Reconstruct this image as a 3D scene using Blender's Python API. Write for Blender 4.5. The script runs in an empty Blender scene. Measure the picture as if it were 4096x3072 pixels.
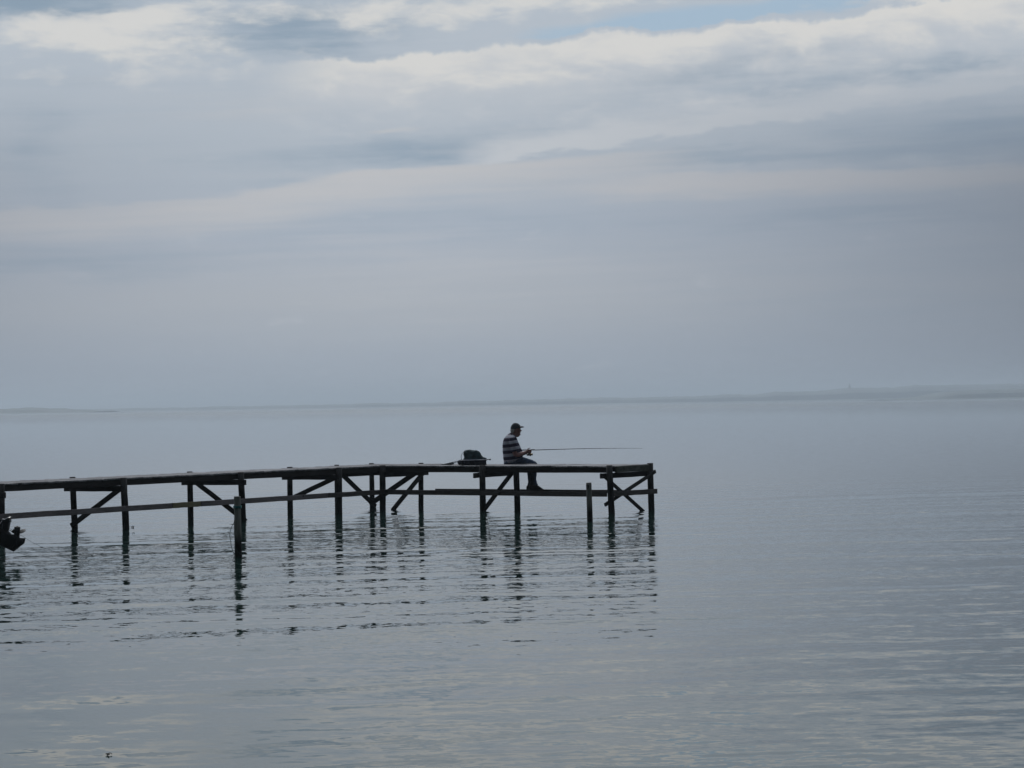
import bpy, bmesh, math, random
import numpy as np
from mathutils import Vector, Matrix, noise as mnoise

random.seed(7)
scene = bpy.context.scene
col = scene.collection
R = math.radians

# ------------------------------------------------------------------ camera
CAM_H = 2.22                    # metres above the water
F = 10000.0                     # focal length in pixels of a 4096 wide frame
PITCH = math.atan(82 / F)
ROLL = R(0.85)
fwd = Vector((0, math.cos(PITCH), math.sin(PITCH)))
r0 = Vector((1, 0, 0))
u0 = Vector((0, -math.sin(PITCH), math.cos(PITCH)))
right = (math.cos(ROLL) * r0 - math.sin(ROLL) * u0)
up = (math.cos(ROLL) * u0 + math.sin(ROLL) * r0)
camd = bpy.data.cameras.new("camera")
cam = bpy.data.objects.new("camera", camd)
col.objects.link(cam)
M = Matrix((right, up, -fwd)).transposed().to_4x4()
M.translation = Vector((0, 0, CAM_H))
cam.matrix_world = M
camd.sensor_width = 36
camd.lens = F / 4096 * 36
camd.clip_start = 0.1
camd.clip_end = 30000
scene.camera = cam
scene.render.resolution_x, scene.render.resolution_y = 1024, 768

scene.view_settings.view_transform = 'Standard'
scene.view_settings.look = 'None'
scene.view_settings.gamma = 1
scene.view_settings.exposure = 0
scene.view_settings.use_curve_mapping = False
scene.cycles.max_bounces = 6
scene.cycles.diffuse_bounces = 2
scene.cycles.glossy_bounces = 4
scene.cycles.transmission_bounces = 2
scene.cycles.volume_bounces = 0
scene.cycles.caustics_reflective = False
scene.cycles.caustics_refractive = False


# ------------------------------------------------------------------ shader maths helper
class G:
    """A scalar in a node tree, with ordinary arithmetic."""
    def __init__(s, nt, sock):
        s.nt, s.s = nt, sock

    def op(s, kind, *args, clamp=False):
        n = s.nt.nodes.new('ShaderNodeMath')
        n.operation = kind
        n.use_clamp = clamp
        for i, a in enumerate((s,) + args):
            if isinstance(a, G):
                s.nt.links.new(a.s, n.inputs[i])
            else:
                n.inputs[i].default_value = a
        return G(s.nt, n.outputs[0])

    def __add__(s, o): return s.op('ADD', o)
    __radd__ = __add__
    def __mul__(s, o): return s.op('MULTIPLY', o)
    __rmul__ = __mul__
    def __sub__(s, o): return s.op('SUBTRACT', o)
    def __rsub__(s, o): return (s * -1.0) + o
    def __truediv__(s, o): return s.op('DIVIDE', o)

    def smooth(s, a, b):
        """0 at a, 1 at b (either order)."""
        n = s.nt.nodes.new('ShaderNodeMapRange')
        n.interpolation_type = 'SMOOTHSTEP'
        s.nt.links.new(s.s, n.inputs['Value'])
        if a < b:
            n.inputs['From Min'].default_value, n.inputs['From Max'].default_value = a, b
            n.inputs['To Min'].default_value, n.inputs['To Max'].default_value = 0, 1
        else:
            n.inputs['From Min'].default_value, n.inputs['From Max'].default_value = b, a
            n.inputs['To Min'].default_value, n.inputs['To Max'].default_value = 1, 0
        return G(s.nt, n.outputs['Result'])


def vec(nt, x, y, z=0.0):
    n = nt.nodes.new('ShaderNodeCombineXYZ')
    for i, a in enumerate((x, y, z)):
        if isinstance(a, G):
            nt.links.new(a.s, n.inputs[i])
        else:
            n.inputs[i].default_value = a
    return n.outputs[0]


def sep(nt, sock):
    n = nt.nodes.new('ShaderNodeSeparateXYZ')
    nt.links.new(sock, n.inputs[0])
    return [G(nt, n.outputs[i]) for i in range(3)]


def noise_tex(nt, v, scale, detail=3.0, rough=0.5, dims='3D'):
    n = nt.nodes.new('ShaderNodeTexNoise')
    n.noise_dimensions = dims
    nt.links.new(v, n.inputs['Vector'])
    n.inputs['Scale'].default_value = scale
    n.inputs['Detail'].default_value = detail
    n.inputs['Roughness'].default_value = rough
    return n


def mixc(nt, fac, a, b):
    n = nt.nodes.new('ShaderNodeMix')
    n.data_type = 'RGBA'
    for key, v in ((0, fac), (6, a), (7, b)):
        if isinstance(v, G):
            nt.links.new(v.s, n.inputs[key])
        elif isinstance(v, bpy.types.NodeSocket):
            nt.links.new(v, n.inputs[key])
        elif isinstance(v, (int, float)):
            n.inputs[key].default_value = v
        else:
            n.inputs[key].default_value = (*v, 1)
    return n.outputs[2]


def srgb(r, g, b):
    f = lambda c: (c / 255 / 12.92) if c / 255 <= .04045 else ((c / 255 + .055) / 1.055) ** 2.4
    return (f(r), f(g), f(b))


# ------------------------------------------------------------------ sky
SUN_EL, SUN_AZ = R(52), R(-14)          # ahead of the camera and high, slightly to the left
world = bpy.data.worlds.new("World")
scene.world = world
world.use_nodes = True
nt = world.node_tree
nt.nodes.clear()
out = nt.nodes.new('ShaderNodeOutputWorld')
bg = nt.nodes.new('ShaderNodeBackground')
bg.inputs['Strength'].default_value = 0.1
nt.links.new(bg.outputs[0], out.inputs['Surface'])
sky = nt.nodes.new('ShaderNodeTexSky')
sky.sky_type = 'NISHITA'
sky.sun_disc = False
sky.sun_elevation = SUN_EL
sky.sun_rotation = SUN_AZ
sky.air_density = 1.2
sky.dust_density = 1.5
tc = nt.nodes.new('ShaderNodeTexCoord')
X, Y, Z = sep(nt, tc.outputs['Generated'])
A = X.op('ARCTAN2', Y) * 10.0           # azimuth and elevation in tenths of a radian
E = Z.op('ARCSINE') * 10.0
dv = vec(nt, A * 0.8, E * 2.6)
n1 = noise_tex(nt, dv, 1.3, 5, .55)
n2 = noise_tex(nt, vec(nt, A * 0.7 + 7.0, E * 2.2 + 3.0), 1.1, 5, .55)
N1 = G(nt, n1.outputs['Fac']) - .5
N2 = G(nt, n2.outputs['Fac']) - .5
nf = noise_tex(nt, vec(nt, A * 1.2 + 2.0, E * 6.0), 2.6, 7, .62)
NF = G(nt, nf.outputs['Fac']) - .5
nl = noise_tex(nt, vec(nt, A * 1.5 + N2 * .6 + 5.0, E * 4.2 + N1 * .8), 2.3, 9, .6)      # lumps
NL = G(nt, nl.outputs['Fac']) - .5
ns = noise_tex(nt, vec(nt, A * 0.35 + 4.0, E * 5.0), 1.5, 6, .6)      # long thin streaks
NS = G(nt, ns.outputs['Fac']) - .5
nt2 = noise_tex(nt, vec(nt, A * 0.5 + 11.0, E * 14.0 - A * .5), 1.6, 7, .62)      # finer, slightly tilted streaks
NT = (G(nt, nt2.outputs['Fac']) - .5) * (E.smooth(.1, .6))
Ad = A + N1 * 1.1
Ed = E + N2 * .34 + NF * .10


def blob(cx, cy, rx, ry, tilt=0.0, a=Ad, e=Ed):
    dx = (a - cx)
    dy = (e - cy) - dx * tilt
    q = (dx * (1 / rx)).op('POWER', 2.0) + (dy * (1 / ry)).op('POWER', 2.0)
    return (q * -1.0).op('EXPONENT')


def px(x, y):
    return (x - 2048) / 1000, (1618 - .0148 * (x - 2048) - y) / 1000


def pblob(x, y, rx, ry, tilt=0.0, **k):
    cx, cy = px(x, y)
    return blob(cx, cy, rx / 1000, ry / 1000, tilt, **k)


# layered overcast, low haze grey to mid grey-blue
ramp = nt.nodes.new('ShaderNodeValToRGB')
nt.links.new((E * .2 + NS * .05).s, ramp.inputs[0])
cr = ramp.color_ramp
stops = [(0, (153, 162, 174)), (.04, (161, 169, 180)), (.08, (173, 178, 185)), (.14, (169, 178, 190)), (.2, (174, 183, 193)),
         (.3, (180, 189, 199)), (1., (168, 181, 196))]
while len(cr.elements) < len(stops):
    cr.elements.new(.5)
for el, (p, c) in zip(cr.elements, stops):
    el.position = max(p, 0)
    el.color = (*srgb(*c), 1)
base = ramp.outputs[0]

grey = (pblob(3950, 540, 560, 100, .02) * .75 + pblob(3250, 400, 500, 50, .10) * .35 + pblob(3000, 300, 650, 55, .12) * .6
        + pblob(1650, 610, 560, 60, .09) * .7 + pblob(1200, 120, 420, 80, .05) * .8 + pblob(60, 70, 420, 75) * 1.0
        + pblob(220, 650, 180, 260) * .35 + pblob(3900, 300, 400, 50, .05) * .5 + pblob(2900, 640, 600, 35, .05) * .5
        + pblob(300, 1060, 600, 70) * .40 + pblob(2050, 900, 800, 60, .03) * .25 + pblob(3500, 860, 700, 50, .03) * .35 + pblob(3700, 1150, 900, 300) * .30 + pblob(1500, 220, 300, 30, .05) * .4
        + NS * .8 + NF * .25 - NT * .7)
c1 = mixc(nt, grey.smooth(-.05, 1.05), base, srgb(137, 156, 174))
lineB = E - (A.smooth(-2.2, .5) * .20 + .775) + N2 * .16 + NF * .05
lineD = E - (A * .03 + .865) + N2 * .2 + NS * .1
streak = lineB.smooth(.035, .0) * lineB.smooth(-.20, -.03)                # sharp upper edge, soft below
pale = (streak * A.smooth(1.1, .3) * .8
        + lineD.smooth(.03, .0) * lineD.smooth(-.13, -.02) * A.smooth(.2, .8) * .7
        + pblob(1800, 1120, 1700, 130) * .35 + pblob(2300, 560, 500, 45, .04) * .3 + pblob(1000, 420, 600, 130) * .35
        + pblob(3300, 720, 900, 40, .05) * .4 + pblob(1620, 525, 130, 9, .02, e=E + NF * .05) * .6 + NS * 1.2 + NT * .9)
c2 = mixc(nt, pale.smooth(.05, 1.1), c1, srgb(190, 191, 194))
# the main bank of cloud: a bumpy lit top edge that rises to the right
bump1 = noise_tex(nt, vec(nt, A * 1.0, E * .5), 3.2, 6, .6)
edge = A * .072 + 1.435 + (G(nt, bump1.outputs['Fac']) - .5) * .16
t = edge - E + NL * .07
bank = t.smooth(-.003, .02) * (t + NL * .45).smooth(.36, .05) * (A + N1 * .5).smooth(-1.1, -.65)
lineC = E - (A * .125 + 1.0) + NL * .16 + N1 * .06
ridge = lineC.smooth(-.045, -.015) * (lineC + NF * .15).smooth(.13, .01) * (A + N1 * .4).smooth(-.22, -.02) * (A.smooth(1.8, .2) * .45 + .5)
# under the horizon of the bank's top edge nothing of the upper layer is hidden
upper = (pblob(430, 190, 470, 115, .03) * 1.2 + pblob(1900, 40, 800, 60, .02) * .95 + pblob(2000, 300, 600, 110) * .2
         + pblob(650, 90, 500, 40) * .5 + pblob(1450, 330, 300, 60) * .25 + pblob(3850, 40, 500, 90) * .8
         + pblob(2200, 420, 700, 60, .08) * .4 + NL * 2.6 + N2 * .5)
whitem = bank * .95 + ridge + upper.smooth(.25, 1.15) * .9
lit = mixc(nt, (t + NL * .45).smooth(.2, .0), srgb(194, 198, 203), srgb(215, 214, 211))
c3 = mixc(nt, whitem.op('MINIMUM', 1.0), c2, lit)
gapm = t.smooth(0.0, -.02) * (pblob(2700, 110, 640, 62, .09, e=E + NF * .12) * 1.35 + pblob(3450, 12, 260, 30, .1, e=E + NF * .1) * 1.0)
# clear air seen through the gap comes from the sky model
skyc = nt.nodes.new('ShaderNodeVectorMath')
skyc.operation = 'SCALE'
nt.links.new(sky.outputs[0], skyc.inputs[0])
skyc.inputs['Scale'].default_value = 0.085
clear = mixc(nt, .72, skyc.outputs[0], srgb(148, 174, 199))
c4 = mixc(nt, (gapm + NF * 1.6 * gapm + N1 * .8 * gapm).smooth(.25, 1.05), c3, clear)
# an overcast sky is brightest round the sun and above, dimmer away from it
sd = Vector((math.sin(SUN_AZ) * math.cos(SUN_EL), math.cos(SUN_AZ) * math.cos(SUN_EL), math.sin(SUN_EL)))
dot = X * sd.x + Y * sd.y + Z * sd.z
gain = ((Y + Z * .6).smooth(-.45, .75) * .94 + .06) * 10.0 * (dot.smooth(.75, 1.0) * .8 + 1.0)
fin = nt.nodes.new('ShaderNodeVectorMath')
fin.operation = 'SCALE'
# thinner veil ahead and to the left, thicker cloud low on the right
side = (((A + .5).op('POWER', 2.0) * (-1 / 12.9)).op('EXPONENT')).op('MAXIMUM', .5)
low = E.smooth(1.45, .75)
gain = gain * (1.0 - low * (1.0 - side))
c4 = mixc(nt, low * (1.0 - side) * 1.6, c4, srgb(160, 171, 188))
nt.links.new(c4, fin.inputs[0])
nt.links.new(gain.s, fin.inputs['Scale'])
nt.links.new(fin.outputs[0], bg.inputs['Color'])
world.cycles.sampling_method = 'MANUAL'
world.cycles.sample_map_resolution = 512

sund = bpy.data.lights.new("sun", 'SUN')
sund.energy = 1.7
sund.angle = R(14)
sund.color = (1, .98, .95)
sun = bpy.data.objects.new("sun", sund)
sun.rotation_euler = (-sd).to_track_quat('-Z', 'Y').to_euler()
sun.location = (0, 0, 60)
col.objects.link(sun)


# ------------------------------------------------------------------ materials
def material(name):
    m = bpy.data.materials.new(name)
    m.use_nodes = True
    nt = m.node_tree
    b = nt.nodes['Principled BSDF']
    return m, nt, b


def simple(name, c, rough=.7, var=.3, scale=12, metal=0.0, spec=.5, bump=0.0):
    m, nt, b = material(name)
    tc = nt.nodes.new('ShaderNodeTexCoord')
    n = noise_tex(nt, tc.outputs['Object'], scale, 4, .6)
    f = G(nt, n.outputs['Fac'])
    lo = tuple(v * (1 - var) for v in c)
    hi = tuple(min(1, v * (1 + var)) for v in c)
    nt.links.new(mixc(nt, f.smooth(.3, .7), lo, hi), b.inputs['Base Color'])
    b.inputs['Roughness'].default_value = rough
    b.inputs['Metallic'].default_value = metal
    b.inputs['Specular IOR Level'].default_value = spec
    if bump:
        bn = nt.nodes.new('ShaderNodeBump')
        bn.inputs['Strength'].default_value = bump
        bn.inputs['Distance'].default_value = .01
        nt.links.new(f.s, bn.inputs['Height'])
        nt.links.new(bn.outputs[0], b.inputs['Normal'])
    return m


def wood(name, c, rough=.85, grain=(1, 1, 1), var=.45, tide=None, spec=.25):
    """Weathered timber; grain is the stretch of the noise; tide stains the wood dark below a wavering line."""
    m, nt, b = material(name)
    geo = nt.nodes.new('ShaderNodeNewGeometry')
    x, y, z = sep(nt, geo.outputs['Position'])
    v = vec(nt, x * grain[0], y * grain[1], z * grain[2])
    n = noise_tex(nt, v, 7, 6, .65)
    f = G(nt, n.outputs['Fac'])
    big = G(nt, noise_tex(nt, geo.outputs['Position'], 1.7, 3, .5).outputs['Fac'])
    lo = tuple(q * (1 - var) for q in c)
    hi = tuple(q * (1 + var) for q in c)
    cc = mixc(nt, (f * .7 + big * .5).smooth(.4, .8), lo, hi)
    if tide is not None:
        zz = z + (f - .5) * .18 + (big - .5) * .25
        cc = mixc(nt, zz.smooth(tide + .12, tide - .10), cc, (.006, .007, .006))
    knots = G(nt, noise_tex(nt, geo.outputs['Position'], 5.5, 1, .4).outputs['Fac'])
    cc = mixc(nt, knots.smooth(.70, .76), cc, tuple(q * .35 for q in c))
    nt.links.new(cc, b.inputs['Base Color'])
    b.inputs['Roughness'].default_value = rough
    b.inputs['Specular IOR Level'].default_value = spec
    bn = nt.nodes.new('ShaderNodeBump')
    bn.inputs['Strength'].default_value = .6
    bn.inputs['Distance'].default_value = .006
    nt.links.new(f.s, bn.inputs['Height'])
    nt.links.new(bn.outputs[0], b.inputs['Normal'])
    return m


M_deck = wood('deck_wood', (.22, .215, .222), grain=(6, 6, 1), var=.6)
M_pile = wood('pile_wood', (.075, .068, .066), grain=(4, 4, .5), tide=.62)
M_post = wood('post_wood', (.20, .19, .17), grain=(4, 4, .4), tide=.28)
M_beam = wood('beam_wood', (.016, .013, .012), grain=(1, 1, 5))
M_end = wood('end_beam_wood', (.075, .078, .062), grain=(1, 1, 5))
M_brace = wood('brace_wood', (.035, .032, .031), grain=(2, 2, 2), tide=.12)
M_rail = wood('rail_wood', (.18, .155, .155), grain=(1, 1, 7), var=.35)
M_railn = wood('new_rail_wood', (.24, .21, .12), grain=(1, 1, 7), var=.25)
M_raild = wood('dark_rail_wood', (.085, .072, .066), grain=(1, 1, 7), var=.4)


# ------------------------------------------------------------------ mesh helpers
def new_obj(name, bm, mat, parent=None, smooth=False, loc=None):
    me = bpy.data.meshes.new(name)
    bmesh.ops.recalc_face_normals(bm, faces=bm.faces)
    bm.to_mesh(me)
    bm.free()
    if smooth:
        for p in me.polygons:
            p.use_smooth = True
    me.materials.append(mat)
    o = bpy.data.objects.new(name, me)
    col.objects.link(o)
    if parent is not None:
        o.parent = parent
        # parents are Empties at their own place: keep the mesh in world coordinates
        o.matrix_parent_inverse = parent.matrix_world.inverted()
    return o


def empty(name, label, cat, loc, group=None):
    o = bpy.data.objects.new(name, None)
    o.empty_display_size = .2
    o.location = loc
    o.matrix_world = Matrix.Translation(Vector(loc))
    col.objects.link(o)
    o['label'] = label
    o['category'] = cat
    if group:
        o['group'] = group
    return o


def tag(o, label, cat, group=None):
    o['label'] = label
    o['category'] = cat
    if group:
        o['group'] = group
    return o


def beam(bm, p0, p1, w, h, side=None, jitter=.003, cuts=6, rot=0.0):
    """A sawn timber from p0 to p1 (centre line): w across, h high; slightly uneven."""
    p0, p1 = Vector(p0), Vector(p1)
    d = (p1 - p0).normalized()
    s = d.cross(Vector((0, 0, 1))) if side is None else Vector(side)
    if s.length < .01:
        s = Vector((1, 0, 0))
    s = (s - d * s.dot(d)).normalized()
    u = s.cross(d).normalized()
    rings = []
    b = min(.006, w * .2)
    for i in range(cuts + 1):
        c = p0.lerp(p1, i / cuts) + u * random.uniform(-jitter, jitter) + s * random.uniform(-jitter, jitter) * .5
        prof = [(-w / 2 + b, -h / 2), (w / 2 - b, -h / 2), (w / 2, -h / 2 + b), (w / 2, h / 2 - b), (w / 2 - b, h / 2), (-w / 2 + b, h / 2),
                (-w / 2, h / 2 - b), (-w / 2, -h / 2 + b)]
        rings.append([bm.verts.new(c + s * a + u * q) for a, q in prof])
    skin(bm, rings)


def skin(bm, rings, cap=True):
    n = len(rings[0])
    for r1, r2 in zip(rings, rings[1:]):
        for i in range(n):
            bm.faces.new((r1[i], r1[(i + 1) % n], r2[(i + 1) % n], r2[i]))
    if cap:
        bm.faces.new(rings[0][::-1])
        bm.faces.new(rings[-1])


def tube(bm, pts, rad, seg=12, round_end=False, wob=0.0):
    pts = [Vector(p) for p in pts]
    if not hasattr(rad, '__len__'):
        rad = [rad] * len(pts)
    rings = []
    ref = None
    for i, p in enumerate(pts):
        a = pts[max(i - 1, 0)]
        b = pts[min(i + 1, len(pts) - 1)]
        d = (b - a).normalized()
        if ref is None:
            ref = d.orthogonal().normalized()
        ref = (ref - d * ref.dot(d)).normalized()
        v = d.cross(ref)
        ring = []
        for k in range(seg):
            t = 2 * math.pi * k / seg
            rr = rad[i] * (1 + (mnoise.noise(Vector((p.x * 3 + math.cos(t), p.y * 3 + math.sin(t), p.z * 5))) * wob))
            ring.append(bm.verts.new(p + (ref * math.cos(t) + v * math.sin(t)) * rr))
        rings.append(ring)
    skin(bm, rings)


def ell(bm, c, rx, ry, rz, rot=None, seg=20, rings=14):
    m = Matrix.Translation(Vector(c))
    if rot is not None:
        m = m @ rot.to_4x4()
    m = m @ Matrix.Diagonal((rx, ry, rz, 1))
    bmesh.ops.create_uvsphere(bm, u_segments=seg, v_segments=rings, radius=1, matrix=m)


def loft(bm, secs, seg=20, power=2.0):
    """secs: (centre, half axis vector a, half axis vector b); super-ellipse rings."""
    rings = []
    for c, a, b in secs:
        ring = []
        for k in range(seg):
            t = 2 * math.pi * k / seg
            ct, st = math.cos(t), math.sin(t)
            q = 2 / power
            ring.append(bm.verts.new(Vector(c) + Vector(a) * (abs(ct) ** q * (1 if ct >= 0 else -1)) + Vector(b) * (abs(st) ** q * (1 if st >= 0 else -1))))
        rings.append(ring)
    skin(bm, rings)


pending = []


def fuse(name, bm, mat, parent, voxel=.006, smooth_it=4, wrinkle=None):
    """Union everything in bm into one continuous surface."""
    me = bpy.data.meshes.new(name)
    bmesh.ops.recalc_face_normals(bm, faces=bm.faces)
    bm.to_mesh(me)
    bm.free()
    o = bpy.data.objects.new(name, me)
    col.objects.link(o)
    r = o.modifiers.new('r', 'REMESH')
    r.mode = 'VOXEL'
    r.voxel_size = voxel
    s = o.modifiers.new('s', 'SMOOTH')
    s.iterations = smooth_it
    s.factor = .5
    if parent is not None:
        o.parent = parent
        o.matrix_parent_inverse = parent.matrix_world.inverted()
    pending.append((o, name, mat, wrinkle))
    return o


def bake_fused():
    """turn the remeshed surfaces into plain meshes, all in one evaluation"""
    dg = bpy.context.evaluated_depsgraph_get()
    made = [bpy.data.meshes.new_from_object(o.evaluated_get(dg)) for o, *_ in pending]
    for (o, name, mat, wrinkle), me2 in zip(pending, made):
        o.modifiers.clear()
        o.data = me2
        me2.name = name
        me2.materials.clear()
        me2.materials.append(mat)
        if wrinkle:
            amp, sc = wrinkle
            new = []
            for v in me2.vertices:
                k = mnoise.noise(v.co * sc) + .5 * mnoise.noise(v.co * sc * 2.3)
                new.extend(v.co + v.normal * (k * amp))
            me2.vertices.foreach_set('co', new)
        for p in me2.polygons:
            p.use_smooth = True


# rays through points of the photograph, used to find where things stand on the water or the deck
def ray(x, y):
    return (right * (x - 2048) / F + up * (1536 - y) / F + fwd)


def at_z(x, y, z):
    d = ray(x, y)
    return Vector((0, 0, CAM_H)) + d * ((z - CAM_H) / d.z)


def at_y(x, y, Y_):
    d = ray(x, y)
    return Vector((0, 0, CAM_H)) + d * (Y_ / d.y)


# ------------------------------------------------------------------ water
m_water, nt, b = material('calm_sea_water')
geo = nt.nodes.new('ShaderNodeNewGeometry')
wx, wy, wz = sep(nt, geo.outputs['Position'])


def wnoise(sx, sy, scale, ox=0.0, detail=2.0, rough=.5, rot=0.0):
    c, s = math.cos(rot), math.sin(rot)
    rx = wx * c + wy * s
    ry = wy * c - wx * s
    return noise_tex(nt, vec(nt, rx * sx + ox, ry * sy + ox), scale, detail, rough, dims='2D')


# long gentle swell coming in from the open water, with wandering crests
warp = G(nt, wnoise(.25, .4, .5, 3.0, 2).outputs['Fac']) - .5
warp2 = G(nt, wnoise(1.0, 1.0, .9, 9.0, 2).outputs['Fac']) - .5
swell_x, swell_y = None, None
for lam, ang, amp, ph, seed in ((1.75, -17, .0175, 0.3, 1.0), (1.15, -12, .0130, 1.9, 5.0), (2.9, -22, .010, 4.0, 8.0), (.62, -8, .012, 2.0, 12.0)):
    k = 2 * math.pi / lam
    dx, dy = math.sin(R(ang)), math.cos(R(ang))
    th = wx * (k * dx) + wy * (k * dy) + warp * 9.0 + warp2 * (2.2 if lam > 1 else 5.0) + ph
    env = (G(nt, wnoise(.5, .9, .35, seed, 1).outputs['Fac'])).smooth(.22, .55)
    s = th.op('SINE') * env * amp
    swell_x = s * dx if swell_x is None else swell_x + s * dx
    swell_y = s * dy if swell_y is None else swell_y + s * dy

# capillary ripples: noise used directly as slope
rip = wnoise(1.0, 1.25, 5.5, 0.0, 3, .6)
rc = nt.nodes.new('ShaderNodeSeparateColor')
nt.links.new(rip.outputs['Color'], rc.inputs[0])
rip_x, rip_y = G(nt, rc.outputs[0]) - .5, G(nt, rc.outputs[1]) - .5
med = wnoise(.9, 2.1, 1.9, 20.0, 4, .6, rot=R(4))
mc = nt.nodes.new('ShaderNodeSeparateColor')
nt.links.new(med.outputs['Color'], mc.inputs[0])
med_x, med_y = G(nt, mc.outputs[0]) - .5, G(nt, mc.outputs[1]) - .5
patch = G(nt, wnoise(.35, .9, .5, 31.0, 3).outputs['Fac'])
patchb = G(nt, wnoise(.2, .5, .22, 41.0, 3).outputs['Fac'])
# small ripples live round and in front of the pier; a light breeze ruffles the near right
far_r = wy.smooth(90.0, 600.0) * .10
amp_r = far_r + (patch.smooth(.3, .62) * .8 + .25) * (wy.smooth(17.0, 32.0) * .88 + .12) * wy.smooth(70.0, 47.0) * .17 + .012
breeze = (wx * .16 - wy * .03 + patchb * 2.4).smooth(.35, 1.9)
amp_m = (patchb.smooth(.3, .65) * .5 + .35 + breeze * 1.55) * wy.smooth(60.0, 26.0) * .055 + .012
near = wy.smooth(15.0, 27.0) * .75 + .25
sx_ = swell_x * near * wy.smooth(75.0, 50.0) + rip_x * amp_r + med_x * amp_m
sy_ = swell_y * near * wy.smooth(75.0, 50.0) + rip_y * amp_r + med_y * amp_m
nv = nt.nodes.new('ShaderNodeVectorMath')
nv.operation = 'NORMALIZE'
nt.links.new(vec(nt, sx_ * -1.0, sy_ * -1.0, 1.0), nv.inputs[0])
nt.links.new(nv.outputs[0], b.inputs['Normal'])
b.inputs['Base Color'].default_value = (.010, .028, .024, 1)
rough = wy.smooth(80.0, 1500.0) * .13 + .012       # ripples too small to see, further out
nt.links.new(rough.s, b.inputs['Roughness'])
b.inputs['IOR'].default_value = 1.31
bm = bmesh.new()
S = 9000
ys = [-60, 0, 12, 30, 70, 200, 800, 3000, S]
xs = [-S, -2000, -400, -80, -20, 0, 20, 80, 400, 2000, S]
g = [[bm.verts.new((x, y, 0)) for x in xs] for y in ys]
for j in range(len(ys) - 1):
    for i in range(len(xs) - 1):
        bm.faces.new((g[j][i], g[j][i + 1], g[j + 1][i + 1], g[j + 1][i]))
w = new_obj('water', bm, m_water)
w['kind'] = 'structure'

# ------------------------------------------------------------------ far shore
M_land = simple('far_field_ground', (.03, .045, .035), var=.4, scale=.01)
M_canopy = simple('far_wood_canopy', (.014, .030, .022), var=.5, scale=.03)


def profile(pts, x):
    for (x0, y0), (x1, y1) in zip(pts, pts[1:]):
        if x0 <= x <= x1:
            return y0 + (y1 - y0) * (x - x0) / (x1 - x0)
    return pts[0][1] if x < pts[0][0] else pts[-1][1]


def shore(name_land, dist, x0, x1, heights, label_wood, depth=700, step=9.0, seed=0):
    """Land at a distance (metres) between two lateral positions; heights = canopy height profile by photo column."""
    bm = bmesh.new()
    bw = bmesh.new()
    n = int((x1 - x0) / step)
    rows, rw = [], []
    for i in range(n + 1):
        X_ = x0 + (x1 - x0) * i / n
        p = 2048 + X_ / dist * F
        h = profile(heights, p)
        endf = min(1, (i + 1) / 10, (n - i + 1) / 10)
        base = (h * .35 + .4) * endf
        wob = mnoise.noise(Vector((X_ * .004, seed, 0))) * 60
        rows.append([bm.verts.new((X_, dist + wob + d, z)) for d, z in ((0, -.6), (25, base * .3), (160, base), (depth * .6, base * 1.1), (depth, base * .6), (depth + 60, -.6))])
        tr = (mnoise.noise(Vector((X_ * .045, seed + 3, 0))) + .7 * mnoise.noise(Vector((X_ * .13, seed + 9, 0)))) * 1.6
        tr += max(0, mnoise.noise(Vector((X_ * .012, seed + 5, 0)))) * 2.5
        hh = max(.5, h * endf + tr * min(1, h / 7))
        rw.append([bw.verts.new((X_ + random.uniform(-2, 2), dist + wob + d, z)) for d, z in (
            (30, base * .2), (38, base * .3 + (hh - base * .3) * .55), (55, hh * .85 + random.uniform(-.5, .5)), (100, hh + random.uniform(-.4, .4)),
            (200, hh * .95 + random.uniform(-1, 1)), (depth * .8, base))])
    for rr, bb in ((rows, bm), (rw, bw)):
        for a, c in zip(rr, rr[1:]):
            for j in range(len(a) - 1):
                bb.faces.new((a[j], a[j + 1], c[j + 1], c[j]))
    o = new_obj(name_land, bm, M_land, smooth=True)
    o['kind'] = 'structure'
    o2 = new_obj('far_wood', bw, M_canopy)
    o2['kind'] = 'stuff'
    o2['label'] = label_wood
    o2['category'] = 'wood'
    return o


shore('hills', 5200, -2200, 2200, [(-3000, 4), (400, 5.5), (1000, 7), (1400, 8), (1800, 9), (2100, 12), (2300, 13), (2420, 14), (2540, 13), (2800, 14.5), (3050, 16),
      (3110, 20), (3220, 21), (3300, 21), (3400, 26), (3460, 27), (3600, 26), (3680, 30), (3900, 30), (4100, 30), (5200, 22)],
      'long blue-grey wooded shore fading in haze along the whole horizon', seed=1)
shore('headland', 3600, 560, 1500, [(3640, 2), (3700, 5), (3800, 10), (3900, 12.5), (4096, 14), (5000, 18)],
      'darker wooded headland at the right end of the horizon', depth=500, seed=21)
shore('low_point', 3300, -1500, -560, [(-2000, 8), (0, 7), (290, 7.2), (306, 4.5), (340, 4), (370, 4.4), (400, 2)],
      'darker low wooded point at the left end of the horizon', depth=350, seed=33)

# a church tower on the far shore
cp = Vector(((3398 - 2048) / F * 5300, 5300, 19))
ch = empty('church', 'tiny church tower with pointed spire rising above the far shore', 'church', cp)
M_brick = simple('church_masonry', (.3, .26, .23))
M_spire = simple('church_spire_roof', (.10, .12, .11))
bm = bmesh.new()
bmesh.ops.create_cube(bm, size=1, matrix=Matrix.Translation(cp + Vector((0, 0, 3))) @ Matrix.Diagonal((5, 5, 12, 1)))
new_obj('tower', bm, M_brick, ch)
bm = bmesh.new()
bmesh.ops.create_cone(bm, cap_ends=True, segments=4, radius1=3.6, radius2=.1, depth=9,
                      matrix=Matrix.Translation(cp + Vector((0, 0, 13.5))) @ Matrix.Rotation(R(45), 4, 'Z'))
new_obj('spire', bm, M_spire, ch)

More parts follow.
